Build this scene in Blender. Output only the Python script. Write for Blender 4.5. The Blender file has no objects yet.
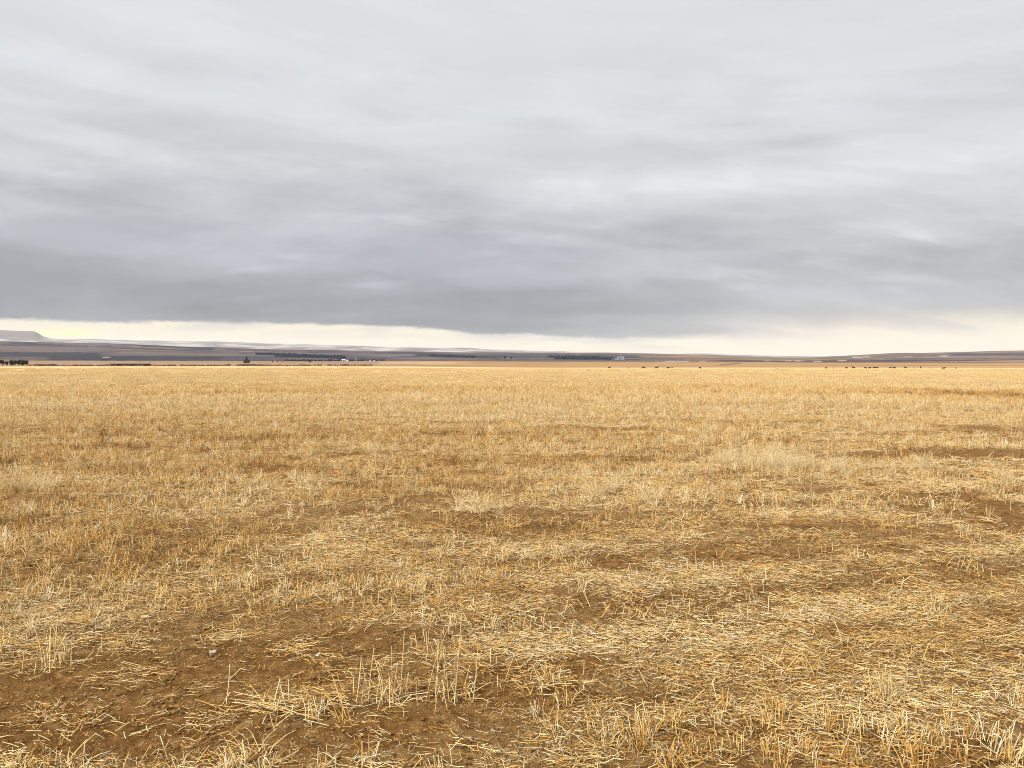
import bpy, bmesh, math
import numpy as np
from mathutils import Vector, Matrix

rng = np.random.default_rng(7)
R = math.radians
F = 770.0          # focal length in picture pixels
HY = 365.0         # row of the true horizon
CAMZ = 1.6
sc = bpy.context.scene
COL = sc.collection

# ------------------------------------------------------------------ noise
_perm = np.random.default_rng(3).permutation(4096)
_g = np.random.default_rng(4).uniform(0, 2 * math.pi, 4096)
_gx, _gy = np.cos(_g), np.sin(_g)
def _h(i, j):
    return _perm[(_perm[i & 4095] + j) & 4095]
def perlin(x, y):
    x = np.asarray(x, float); y = np.asarray(y, float)
    i = np.floor(x).astype(int); j = np.floor(y).astype(int)
    fx = x - i; fy = y - j
    u = fx ** 3 * (fx * (fx * 6 - 15) + 10); v = fy ** 3 * (fy * (fy * 6 - 15) + 10)
    def d(a, b):
        k = _h(i + a, j + b)
        return _gx[k] * (fx - a) + _gy[k] * (fy - b)
    return ((d(0, 0) * (1 - u) + d(1, 0) * u) * (1 - v) + (d(0, 1) * (1 - u) + d(1, 1) * u) * v) * 1.5
def fbm(x, y, o=3):
    s = 0; a = 1.0; t = 0
    for k in range(o):
        s = s + a * perlin(x * 2 ** k + 17.3 * k, y * 2 ** k - 9.1 * k); t += a; a *= .55
    return s / t * 1.5
def sstep(a, b, x):
    t = np.clip((x - a) / (b - a), 0, 1)
    return t * t * (3 - 2 * t)

# ------------------------------------------------------------------ terrain shape
XS = np.array([-700, 0, 45, 100, 200, 300, 400, 500, 600, 700, 800, 900, 1024, 1700], float)
DT = np.array([0, 300, 620, 850, 1500, 2600, 4500, 8000, 9800, 15000, 22000, 23500, 30000, 42000], float)
YT = {
 620:   [366.8, 366.8, 366.8, 366.8, 366.8, 366.9, 367.4, 368.6, 368.9, 369.0, 369.0, 368.9, 368.8, 368.8],
 850:   [366.4, 366.4, 366.4, 366.4, 366.4, 366.4, 366.3, 367.2, 367.4, 367.2, 367.2, 367.3, 367.3, 367.3],
 1500:  [364.4, 364.4, 364.4, 364.5, 364.5, 364.3, 363.8, 363.5, 364.2, 363.2, 364.6, 365.2, 365.2, 365.2],
 2600:  [361.4, 361.4, 361.4, 361.5, 361.6, 361.6, 361.4, 361.6, 361.8, 362.0, 362.6, 363.0, 363.0, 363.0],
 4500:  [357.5, 357.5, 357.5, 358.0, 358.5, 358.3, 358.6, 359.0, 359.8, 359.6, 360.3, 359.8, 359.2, 358.0],
 8000:  [341.5, 341.8, 342.4, 343.6, 347.0, 350.0, 351.6, 352.6, 353.2, 354.8, 358.0, 353.2, 351.0, 351.0],
 9800:  [344.5, 344.8, 345.4, 346.6, 350.0, 353.0, 354.0, 354.6, 355.2, 356.8, 358.8, 356.2, 354.0, 354.0],
 15000: [346.0, 346.0, 346.0, 347.0, 349.0, 352.0, 353.6, 354.0, 355.0, 356.0, 357.6, 356.0, 354.0, 354.0],
 22000: [332.0, 332.6, 337.5, 340.2, 341.6, 344.6, 347.2, 350.2, 352.6, 354.4, 356.2, 356.2, 355.0, 352.0],
 23500: [332.0, 332.6, 337.5, 339.8, 341.2, 344.2, 347.0, 350.0, 352.4, 354.6, 356.6, 356.4, 355.4, 352.0],
}
ZT = np.zeros((len(DT), len(XS)))
for k, dd in enumerate(DT):
    if int(dd) in YT:
        ZT[k] = CAMZ + (HY - np.array(YT[int(dd)])) * dd / F
    elif dd > 24000:
        ZT[k] = -60
for _x, _m in ((34, 332.9), (62, 339.6)):
    _j = int(np.searchsorted(XS, _x)); _c = [np.interp(_x, XS, row) for row in ZT]
    for _k, _d in ((10, 22000), (11, 23500)): _c[_k] = CAMZ + (HY - _m) * _d / F
    ZT = np.insert(ZT, _j, _c, axis=1); XS = np.insert(XS, _j, _x)
# finer outline of the far mesa and the low hill crests
def ridge_extra(s, d):
    m = np.exp(-((d - 22600) / 1500.0) ** 2) * 22000 / F
    px = 0
    px = px + 7.2 * sstep(62, 30, s) * 0.55 - 0.55 * 7.2 * sstep(62, 30, s) + 0
    px = px + 1.2 * np.exp(-((s - 90) / 14.0) ** 2) + 1.6 * np.exp(-((s - 465) / 22.0) ** 2) + 1.0 * np.exp(-((s - 710) / 28.0) ** 2)
    px = px + 1.3 * sstep(48, 34, s) + .35 * fbm(s / 26.0, d / 9000.0, 3)
    return m * px
def ground_z(x, y):
    """height of the land at plan position x, y (camera stands over 0, 0 looking along +y)"""
    x = np.asarray(x, float); y = np.asarray(y, float)
    d = np.maximum(np.hypot(x, y) * .86, y)
    s = 512 + F * np.clip(x / np.maximum(y, np.hypot(x, y) * .45), -1.6, 1.6)
    # bilinear with eased steps along the depth
    k = np.clip(np.searchsorted(DT, d) - 1, 0, len(DT) - 2)
    t = np.clip((d - DT[k]) / (DT[k + 1] - DT[k]), 0, 1)
    t = np.where(d > 7000, t * t * (3 - 2 * t) * .6 + t * .4, t)
    j = np.clip(np.searchsorted(XS, s) - 1, 0, len(XS) - 2)
    u = np.clip((s - XS[j]) / (XS[j + 1] - XS[j]), 0, 1); u = u * u * (3 - 2 * u) * .5 + u * .5
    z = (ZT[k, j] * (1 - u) + ZT[k, j + 1] * u) * (1 - t) + (ZT[k + 1, j] * (1 - u) + ZT[k + 1, j + 1] * u) * t
    z = z + ridge_extra(s, d)
    r = np.hypot(x, y)
    near = sstep(60, 6, r)
    z = z + .045 * fbm(x / 2.3, y / 1.7, 2) * sstep(250, 30, r) * sstep(.3, 2.5, r)
    z = z + near * (.013 * fbm(x / .32, y / .26, 3) + .010 * fbm(x / .075, y / .065, 3))
    # low furrow edges left by wheels and the drill, running almost across the view
    w = y - .16 * x + .25 * perlin(x / 3.0, y / 3.0)
    z = z + near * .008 * np.sin(w * 2 * math.pi / .31) * (0.5 + perlin(x / 1.3, y / .9))
    z = z + sstep(350, 600, r) * .35 * perlin(x / 60. + 4, y / 150.) * sstep(900, 700, r)
    z = z + sstep(1200, 6000, r) * 5.0 * fbm(x / 900.0, y / 700.0, 3) * sstep(20000, 7000, r)
    return z

def W(px, d):
    return (px - 512) * d / F
def depth_of(py):
    return CAMZ * F / (py - HY)
def gauss(x, y, feats):
    o = np.zeros_like(x)
    for (px, py, rx, ry, a) in feats:
        d = depth_of(py); cx = W(px, d); Rx = rx * d / F; Ry = ry * d * d / (CAMZ * F)
        o = o + a * np.exp(-(((x - cx) / Rx) ** 2 + ((y - d) / Ry) ** 2) ** 1.3)
    return o
BARE = [(190, 682, 210, 26, 1.0), (60, 722, 130, 22, 1.0), (370, 640, 70, 9, .9), (290, 655, 90, 14, .8), (440, 722, 80, 11, .9),
        (215, 742, 270, 14, 1.5), (575, 668, 70, 9, .75), (600, 602, 90, 6, .65), (545, 516, 95, 7, .8), (770, 592, 70, 6, .6),
        (330, 580, 60, 5, .7), (990, 506, 32, 9, .8), (930, 540, 50, 4, .6), (160, 548, 40, 5, .5), (870, 565, 90, 5, .5),
        (340, 512, 110, 4, .6), (690, 560, 60, 5, .5), (120, 640, 120, 7, .45), (440, 640, 60, 6, .5), (700, 690, 60, 6, .3),
        (350, 455, 26, 2.5, .8), (110, 472, 50, 2.5, .5), (960, 455, 60, 3, .6), (860, 458, 40, 2.5, .5), (520, 700, 60, 8, .5),
        (270, 475, 40, 3, .4), (610, 470, 60, 2.5, .35), (990, 430, 50, 2, .5), (780, 530, 50, 4, .5), (560, 690, 50, 6, .4)]
LITT = [(560, 645, 110, 7, 1.0), (720, 640, 80, 6, 1.0), (860, 615, 90, 7, 1.1), (980, 602, 60, 8, .9), (870, 668, 120, 18, .7),
        (500, 610, 60, 5, .6), (690, 655, 90, 5, .7), (900, 445, 70, 4, .8), (820, 700, 120, 18, .6), (960, 690, 80, 25, .5),
        (290, 697, 55, 7, 1.2), (600, 575, 100, 6, .4), (520, 752, 130, 8, .7), (150, 766, 150, 4, .7)]
STAND = [(670, 742, 110, 22, 1.3), (900, 748, 130, 22, 1.5), (330, 600, 190, 17, .55), (90, 560, 140, 25, .5), (420, 583, 120, 8, .5),
         (90, 470, 110, 6, .4), (770, 468, 60, 6, .7), (560, 757, 60, 8, .4), (990, 650, 50, 14, .5), (60, 600, 120, 14, .4),
         (880, 735, 100, 18, .3)]

TONE = [(512, 403, 900, 9, .45), (770, 468, 75, 8, .25), (100, 482, 100, 8, .35), (560, 645, 120, 8, .35), (720, 640, 90, 7, .35), (860, 615, 100, 8, .4),
        (960, 705, 90, 18, .35), (985, 396, 110, 7, -.6), (600, 525, 220, 12, -.3), (150, 545, 110, 8, -.25), (380, 438, 500, 7, -.25), (890, 480, 120, 9, -.3),
        (60, 560, 80, 12, .1), (330, 600, 120, 9, .2), (800, 560, 200, 12, -.15)]
def dens(x, y):
    """0..1 cover of standing stubble and of lying straw"""
    r = np.hypot(x, y)
    xr = x + .16 * y * 0; w = y - .13 * x
    n1 = fbm(xr / 3.6, w / .75, 3); n2 = fbm(xr / 1.9 + 40, w / .40 + 7, 3); n3 = fbm(x / 14. + 3, w / 6. + 11, 3)
    nf = fbm(x / .3 + 90, w / .22, 2)
    b = gauss(x, y, BARE)
    near = sstep(16, 4, r); midr = sstep(6, 11, r) * sstep(60, 34, r)
    b = b * np.clip(1.0 + .45 * fbm(x / .7 + 8, w / .26, 3), .3, 1.3)
    n4 = fbm(x / 3.4 + 60, w / .95 + 33, 3)
    st = .84 + .16 * sstep(5.5, 8, r) + .75 * n1 + .35 * n3 + .25 * nf - 1.6 * b + gauss(x, y, STAND) - .18 * near + midr * (.75 * n4 - .28)
    # wheel and drill lines sweeping to the right
    q = y - .28 * x + .10 * perlin(x / 1.4, y / 1.1); wt = sstep(-1.0, .3, x) * sstep(12, 8, y) * np.clip(1 + .8 * perlin(x / .9 + 5, y / .5), 0, 1.5)
    pale = sum(a * np.exp(-((q - c_) / w_) ** 2) for c_, w_, a in ((4.38, .15, 1.), (3.76, .09, .7), (5.45, .13, .6), (3.35, .08, .4), (7.1, .25, .5)))
    bare_ = sum(a * np.exp(-((q - c_) / w_) ** 2) for c_, w_, a in ((4.93, .15, .9), (4.07, .06, .8), (6.2, .22, .8), (3.55, .06, .7), (8.2, .4, .6), (5.75, .07, .5)))
    st = st - wt * (.6 * bare_ + .5 * pale)
    # right-hand foreground is trampled: few stalks stand there
    st = st - .75 * sstep(-.05, .35, x / np.maximum(y, 1)) * sstep(3.6, 4.4, y) * sstep(9.5, 6.5, y)
    st = st - .3 * sstep(.2, .4, x / np.maximum(y, 1)) * sstep(8, 14, y) * sstep(40, 20, y)
    li = .64 + .9 * n2 + .45 * nf - 1.3 * b + gauss(x, y, LITT) + midr * (.5 * n4 - .1) + wt * (.8 * pale - .6 * bare_)
    return np.clip(st, 0, 1.4), np.clip(li, .0, 1.6), b

# ------------------------------------------------------------------ materials
def new_mat(name, rough=.9, spec=.2):
    m = bpy.data.materials.new(name); m.use_nodes = True
    nt = m.node_tree; b = nt.nodes['Principled BSDF']
    b.inputs['Roughness'].default_value = rough
    b.inputs['Specular IOR Level'].default_value = spec
    return m, nt, b
def N(nt, t, **kw):
    n = nt.nodes.new(t)
    for k, v in kw.items():
        if k.startswith('i_'):
            key = k[2:]; key = int(key) if key.isdigit() else key.replace('_', ' ')
            n.inputs[key].default_value = v
        else: setattr(n, k, v)
    return n
def ramp(nt, stops, interp='LINEAR'):
    n = nt.nodes.new('ShaderNodeValToRGB'); cr = n.color_ramp; cr.interpolation = interp
    while len(cr.elements) > 1: cr.elements.remove(cr.elements[-1])
    cr.elements[0].position = stops[0][0]; cr.elements[0].color = (*stops[0][1], 1)
    for p, c in stops[1:]:
        e = cr.elements.new(p); e.color = (*c, 1)
    return n
def mixc(nt, fac, a, b, mode='MIX'):
    n = nt.nodes.new('ShaderNodeMix'); n.data_type = 'RGBA'; n.blend_type = mode
    for s, v in ((n.inputs[0], fac), (n.inputs[6], a), (n.inputs[7], b)):
        if hasattr(v, 'links') or isinstance(v, bpy.types.NodeSocket): nt.links.new(v, s)
        elif isinstance(v, tuple): s.default_value = (*v, 1)
        else: s.default_value = v
    return n.outputs[2]
def math_(nt, op, a, b=None, c=None):
    n = nt.nodes.new('ShaderNodeMath'); n.operation = op
    for s, v in zip(n.inputs, (a, b, c)):
        if v is None: continue
        if isinstance(v, bpy.types.NodeSocket): nt.links.new(v, s)
        else: s.default_value = v
    return n.outputs[0]
def tex_noise(nt, vec, scale, detail=3, rough=.55, dist=0.):
    n = nt.nodes.new('ShaderNodeTexNoise'); n.inputs['Scale'].default_value = scale
    n.inputs['Detail'].default_value = detail; n.inputs['Roughness'].default_value = rough
    n.inputs['Distortion'].default_value = dist
    nt.links.new(vec, n.inputs['Vector']); return n.outputs['Fac']

# soil + far stubble
m_ground, nt, b = new_mat('field_soil', .95, .1)
pos = N(nt, 'ShaderNodeNewGeometry').outputs['Position']
at = N(nt, 'ShaderNodeAttribute', attribute_name='straw').outputs['Fac']
soil = ramp(nt, [(.30, (.04, .018, .005)), (.42, (.145, .069, .018)), (.54, (.235, .122, .036)), (.70, (.44, .28, .12))])
nt.links.new(tex_noise(nt, pos, 9, 9, .74), soil.inputs[0])
soil2 = mixc(nt, math_(nt, 'MULTIPLY', tex_noise(nt, pos, .9, 4), .5), soil.outputs[0], (.155, .074, .019))
# chaff specks on the soil
vor = N(nt, 'ShaderNodeTexVoronoi', i_Scale=120.); mp = N(nt, 'ShaderNodeMapping'); mp.inputs['Scale'].default_value = (.35, 1, 1)
nt.links.new(pos, mp.inputs[0]); nt.links.new(mp.outputs[0], vor.inputs['Vector'])
speck = math_(nt, 'LESS_THAN', vor.outputs['Distance'], .16)
speck = math_(nt, 'MULTIPLY', speck, math_(nt, 'GREATER_THAN', tex_noise(nt, pos, 7, 2), .5))
soil3 = mixc(nt, math_(nt, 'MULTIPLY', speck, .75), soil2, (.55, .40, .2))
mpf = N(nt, 'ShaderNodeMapping'); mpf.inputs['Scale'].default_value = (.35, 1, 1); mpf.inputs['Rotation'].default_value = (0, 0, R(-6)); nt.links.new(pos, mpf.inputs[0])
fine = tex_noise(nt, mpf.outputs[0], 1.3, 6, .75)
strawc = ramp(nt, [(.3, (.46, .30, .135)), (.5, (.70, .52, .275)), (.68, (.80, .64, .40))])
nt.links.new(fine, strawc.inputs[0])
big = tex_noise(nt, mpf.outputs[0], .035, 4, .6)
strawc2 = mixc(nt, math_(nt, 'MULTIPLY', big, .55), strawc.outputs[0], (.64, .44, .20))
plain = N(nt, 'ShaderNodeAttribute', attribute_name='cover')
pm = math_(nt, 'MULTIPLY', N(nt, 'ShaderNodeAttribute', attribute_name='plain').outputs['Fac'], 1.0)
c = mixc(nt, at, soil3, strawc2)
c = mixc(nt, pm, c, plain.outputs['Color'])
nt.links.new(c, b.inputs['Base Color'])
bh = math_(nt, 'ADD', tex_noise(nt, pos, 45, 6, .7), math_(nt, 'MULTIPLY', tex_noise(nt, pos, 9, 3, .6), 2.0))
bp = N(nt, 'ShaderNodeBump', i_Strength=1.0, i_Distance=.03); nt.links.new(bh, bp.inputs['Height']); nt.links.new(bp.outputs[0], b.inputs['Normal'])

m_hill, nt, b = new_mat('grazing_land', .95, .1)
pos = N(nt, 'ShaderNodeNewGeometry').outputs['Position']
cv = N(nt, 'ShaderNodeAttribute', attribute_name='cover').outputs['Color']
c = mixc(nt, .45, cv, mixc(nt, tex_noise(nt, pos, .012, 6, .65), (.35, .35, .35), (1.5, 1.5, 1.5)), 'MULTIPLY')
nt.links.new(c, b.inputs['Base Color'])

# straw
m_straw, nt, b = new_mat('dry_straw', .55, .35)
cv = N(nt, 'ShaderNodeAttribute', attribute_name='tone').outputs['Color']
tint = N(nt, 'ShaderNodeAttribute', attribute_name='tint', attribute_type='INSTANCER').outputs['Fac']
pos = N(nt, 'ShaderNodeNewGeometry').outputs['Position']
tr = ramp(nt, [(0, (.34, .23, .11)), (.14, (.60, .44, .24)), (.3, (.92, .76, .52)), (.6, (1.04, .98, .86)), (1, (1.1, 1.1, 1.12))])
nt.links.new(tint, tr.inputs[0])
c = mixc(nt, 1.0, cv, tr.outputs[0], 'MULTIPLY')
c = mixc(nt, math_(nt, 'MULTIPLY', tex_noise(nt, pos, 60, 2), .22), c, (.33, .21, .09))
nt.links.new(c, b.inputs['Base Color'])
tl = N(nt, 'ShaderNodeBsdfTranslucent'); nt.links.new(c, tl.inputs['Color'])
ms = N(nt, 'ShaderNodeMixShader'); ms.inputs[0].default_value = .05
out = nt.nodes['Material Output']
nt.links.new(b.outputs[0], ms.inputs[1]); nt.links.new(tl.outputs[0], ms.inputs[2]); nt.links.new(ms.outputs[0], out.inputs['Surface'])

m_tuft = m_straw.copy(); m_tuft.name = 'dry_grass'
for _n in m_tuft.node_tree.nodes:
    if _n.type == 'ATTRIBUTE' and _n.attribute_type == 'INSTANCER':
        for _l in list(_n.outputs['Fac'].links):
            _t = _l.to_socket; m_tuft.node_tree.links.remove(_l); _t.default_value = .72
def flat_mat(name, col, var=.25, scale=1.0, rough=.8, spec=.3):
    m, nt, b = new_mat(name, rough, spec)
    co = N(nt, 'ShaderNodeTexCoord').outputs['Object']
    f = tex_noise(nt, co, scale, 4)
    nt.links.new(mixc(nt, f, tuple(v * (1 - var) for v in col), tuple(min(1, v * (1 + var)) for v in col)), b.inputs['Base Color'])
    return m
m_cow = flat_mat('dark_hide', (.022, .014, .010), .5, 2, .7)
m_calf = flat_mat('tan_hide', (.20, .10, .05), .4, 2, .7)
m_conifer = flat_mat('conifer_needles', (.018, .030, .020), .5, .6)
m_wood = flat_mat('far_timber_hazed', (.007, .018, .042), .5, .1)  # blue of the distance haze is mixed into the timber colour
m_leaf = flat_mat('dark_foliage', (.032, .034, .028), .5, .8)
m_shrub = flat_mat('dark_twigs', (.030, .018, .016), .5, 1.5)
m_bark = flat_mat('bark', (.06, .045, .035), .4, 3)
m_white = flat_mat('white_paint', (.42, .42, .42), .1, .3, .5)
m_roof = flat_mat('pale_metal_roof', (.55, .58, .62), .1, .4, .45)
m_darkroof = flat_mat('dark_roof', (.08, .065, .06), .3, .5)
m_boards = flat_mat('weathered_boards', (.20, .13, .11), .3, 1.2)
m_pinkboards = flat_mat('sun_bleached_boards', (.34, .24, .20), .35, .6)
m_concrete = flat_mat('pale_concrete', (.26, .30, .36), .15, .15)
m_steel = flat_mat('grey_steel', (.22, .25, .29), .2, .2, .5)
m_dark = flat_mat('dark_opening', (.02, .02, .02), .1)
m_clod, nt, b = new_mat('soil_crumbs', .95, .1)
pos = N(nt, 'ShaderNodeNewGeometry').outputs['Position']
cr_ = ramp(nt, [(.3, (.08, .037, .010)), (.5, (.20, .105, .033)), (.7, (.34, .22, .10))]); nt.links.new(tex_noise(nt, pos, 55, 2, .6), cr_.inputs[0]); nt.links.new(cr_.outputs[0], b.inputs['Base Color'])
m_stone = flat_mat('pale_stone', (.50, .46, .41), .3, 30, .8)

# ------------------------------------------------------------------ object helpers
def link(o, parent=None):
    COL.objects.link(o)
    if parent is not None: o.parent = parent
    return o
def mesh_np(name, V, Fq, mat, attrs=None, smooth=False):
    me = bpy.data.meshes.new(name)
    V = np.asarray(V, np.float32); Fq = np.asarray(Fq, np.int32); k = Fq.shape[1]
    me.vertices.add(len(V)); me.vertices.foreach_set('co', V.ravel())
    me.loops.add(Fq.size); me.loops.foreach_set('vertex_index', Fq.ravel())
    me.polygons.add(len(Fq)); me.polygons.foreach_set('loop_start', np.arange(0, Fq.size, k, dtype=np.int32))
    me.update(calc_edges=True)
    if smooth: me.polygons.foreach_set('use_smooth', np.ones(len(Fq), bool))
    for an, (ty, dat) in (attrs or {}).items():
        a = me.attributes.new(an, ty, 'POINT')
        a.data.foreach_set('color' if ty == 'FLOAT_COLOR' else 'value', np.asarray(dat, np.float32).ravel())
    me.materials.append(mat)
    return me
def bm_mesh(name, bm, mat, smooth=False):
    me = bpy.data.meshes.new(name); bm.to_mesh(me); bm.free(); me.materials.append(mat)
    if smooth:
        for p in me.polygons: p.use_smooth = True
    return me
def tag(o, label, cat, group=None, kind=None):
    if label: o['label'] = label
    if cat: o['category'] = cat
    if group: o['group'] = group
    if kind: o['kind'] = kind
    return o
def empty(name, loc, rz=0, s=1):
    o = bpy.data.objects.new(name, None); o.location = loc; o.rotation_euler = (0, 0, rz); o.scale = (s, s, s); return link(o)
def part(name, me, parent):
    return link(bpy.data.objects.new(name, me), parent)

# ------------------------------------------------------------------ ground, hills, mesa
def land_cover(x, y):
    d = np.maximum(y, 1.); s = 512 + F * x / d
    z = ground_z(x, y); py = HY - (z - CAMZ) * F / d
    n = fbm(x / 1500., y / 500., 3); n2 = fbm(x / 500. + 50, y / 220., 3)
    # strip fields: long parcels of different cover
    cell = _h(np.floor(x / 900 + n * .4).astype(int), np.floor(y / 260 + n * .5 + x / 4200).astype(int)) / 4096.
    grass = np.array([.31, .19, .09]); dark = np.array([.045, .036, .036]); pale = np.array([.30, .20, .13]); fallow = np.array([.12, .08, .065])
    c = grass + 0 * x[..., None]
    far = sstep(1000, 3200, d)
    for lo, hi, cc in ((0, .3, fallow), (.3, .5, dark), (.74, .9, pale)):
        m = ((cell >= lo) & (cell < hi)) * (.9 * sstep(2400, 3200, d) + .18)
        c = c * (1 - m[..., None]) + cc * m[..., None]
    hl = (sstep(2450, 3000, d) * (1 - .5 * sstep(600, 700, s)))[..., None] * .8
    c = c * (1 - hl) + (c * .15 + np.array([.022, .026, .048])) * hl  # distant slopes: haze blue painted into the cover colour
    c = c * (1 + .35 * n2[..., None])
    c = c * (1 + (.35 + .65 * sstep(2000, 3500, d)) * .75 * fbm(x / 1700. + 9, d / 130. + x / 1500., 3))[..., None]
    def band(x0, x1, y0, y1, col, a=1., soft=.7):
        nonlocal c
        wob = .9 * perlin(s / 9., d / 300.) * .5
        yc0 = y0 if np.isscalar(y0) else np.interp(s, y0[0], y0[1])
        yc1 = y1 if np.isscalar(y1) else np.interp(s, y1[0], y1[1])
        sx = 4 if soft > .36 else .8
        m = sstep(x0 - sx, x0 + sx, s) * sstep(x1 + sx, x1 - sx, s) * sstep(yc0 - soft, yc0 + soft * .3, py + wob) * sstep(yc1 + soft, yc1 - soft * .3, py + wob) * a
        m = m * ((d > 1100) & (d < 9300))
        c = c * (1 - m[..., None]) + np.array(col) * m[..., None]
    DK = (.012, .016, .026)
    band(-200, 115, 352.3, 357.2, DK, .85); band(48, 220, 356.8, 359.6, DK, .85); band(90, 250, 353, 353.9, DK, .5, .4); band(100, 290, 359.6, 361.2, DK, .6, .5)
    band(140, 215, ([140, 215], [345.2, 348.2]), ([140, 215], [346.4, 350.2]), DK, .8, .5)
    band(-100, 60, 344, 346, (.05, .038, .042), .6)
    band(0, 100, 346.5, 350.5, (.12, .09, .09), .6); band(100, 240, 352.8, 355.4, (.11, .09, .075), .6)
    band(225, 340, 348.6, 350.6, (.035, .03, .035), .6); band(415, 500, ([415, 500], [353, 357]), ([415, 500], [356, 358.6]), DK, .9, .5)
    band(545, 640, 355.5, 357.5, DK, .7, .5); band(500, 545, 356.3, 357.4, DK, .6, .4); band(555, 622, 358, 360.2, (.05, .055, .07), .75, .5)
    band(-300, 420, 361.2, 364.6, (.26, .17, .115), .75); band(380, 470, 362.0, 363.6, (.42, .28, .16), .8, .5)
    band(455, 640, 362.2, 366.6, (.33, .185, .08), .6)
    band(560, 1300, 363.2, 366.8, (.36, .215, .095), .6); band(640, 720, 358.5, 361., (.16, .105, .075), .5)
    band(700, 742, ([700, 742], [366.8, 362.4]), ([700, 742], [367.8, 363.3]), (.13, .07, .035), .8, .4)
    band(800, 860, 360.2, 361.2, (.06, .045, .045), .8, .3); band(830, 1300, 352, 358.6, (.13, .095, .085), .5)
    band(950, 1300, 353.4, 355.6, (.03, .035, .06), .8, .5); band(800, 1024, 365.2, 366.2, (.25, .12, .05), .4, .5)
    SN = (.30, .28, .28)
    for (x0, x1, y0, y1) in ((666, 689, 361.3, 362.0), (656, 668, 361.9, 362.3), (700, 706, 361.2, 361.7), (813, 822, 361.0, 361.9), (853, 862, 356.7, 357.9), (863, 870, 356.2, 357.1),
                             (838, 846, 360.2, 360.9), (940, 948, 355.6, 356.6), (905, 912, 356.6, 357.3), (764, 770, 360.6, 361.1), (785, 792, 360.6, 361.1), (102, 110, 357.1, 357.5), (795, 806, 360.6, 361.3)):
        band(x0, x1, y0, y1, SN, .9, .35)
    # far mesa country: thin snow over pale grass
    fm = sstep(14000, 17000, d)
    sn = sstep(-.25, .35, fbm(x / 900., y / 900. + 30, 4)) * sstep(332 + 4.5, 340, np.where(s < 60, py, 345) + 1.5 * perlin(s / 7., d / 900.))
    mc = np.array([.17, .145, .14]) * (1 - sn[..., None]) + np.array([.42, .39, .37]) * sn[..., None]
    c = c * (1 - fm[..., None]) + mc * fm[..., None]
    return np.clip(c, .01, .95)

azf = np.linspace(-R(52), R(52), 801)
azb = np.linspace(R(52), 2 * math.pi - R(52), 61)[1:-1]
AZ = np.concatenate([azf, azb])
r1 = np.exp(np.concatenate([np.arange(math.log(.35), math.log(2), 1 / 80.), np.arange(math.log(2), math.log(7), 1 / 260.), np.arange(math.log(7), math.log(14), 1 / 150.)])); r2 = np.exp(np.arange(math.log(14), math.log(900), 1 / 90.))
r3 = np.exp(np.arange(math.log(900), math.log(40000), 1 / 110.))
RR = np.concatenate([r1, r2, r3])
def land(name, i0, i1, mat, centre=False):
    rr = RR[i0:i1]; A, Q = np.meshgrid(AZ, rr)
    X = Q * np.sin(A); Y = Q * np.cos(A); Z = ground_z(X, Y)
    nr, na = X.shape; V = np.stack([X, Y, Z], -1).reshape(-1, 3)
    i = np.arange(nr - 1)[:, None] * na; j = np.arange(na)[None, :]; j2 = (j + 1) % na
    Fq = np.stack([i + j, i + j2, i + na + j2, i + na + j], -1).reshape(-1, 4)[:, ::-1]
    xf = X.ravel(); yf = Y.ravel()
    cov = np.concatenate([land_cover(xf, yf), np.ones((len(xf), 1))], 1)
    at = {'cover': ('FLOAT_COLOR', cov)}
    if name == 'ground':
        st, li, b = dens(xf, yf); r = np.hypot(xf, yf)
        base = sstep(14, 55, r)
        at['straw'] = ('FLOAT', np.clip(base * (.40 + .22 * sstep(40, 110, r) + .3 * st - .2 * b) + (1 - base) * .18 * np.clip(li, 0, 1), 0, 1))
        at['plain'] = ('FLOAT', sstep(640, 900, np.maximum(yf, r * .86)))
    if centre:
        V = np.concatenate([V, [[0, 0, 0]]]); c = len(V) - 1
        for kk in at: at[kk] = (at[kk][0], np.concatenate([at[kk][1], at[kk][1][:1]]))
    me = mesh_np(name, V, Fq, mat, at, True)
    if centre:
        bm = bmesh.new(); bm.from_mesh(me); bm.verts.ensure_lookup_table()
        for q in range(na): bm.faces.new((bm.verts[c], bm.verts[(q + 1) % na], bm.verts[q]))
        bm.to_mesh(me); bm.free()
    o = link(bpy.data.objects.new(name, me)); o['kind'] = 'structure'; return o
i_a = int(np.searchsorted(RR, 3000)); i_b = int(np.searchsorted(RR, 14000))
land('ground', 0, i_a + 1, m_ground, True)
land('hills', i_a, i_b + 1, m_hill)
land('mesa', i_b, len(RR), m_hill)

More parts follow.
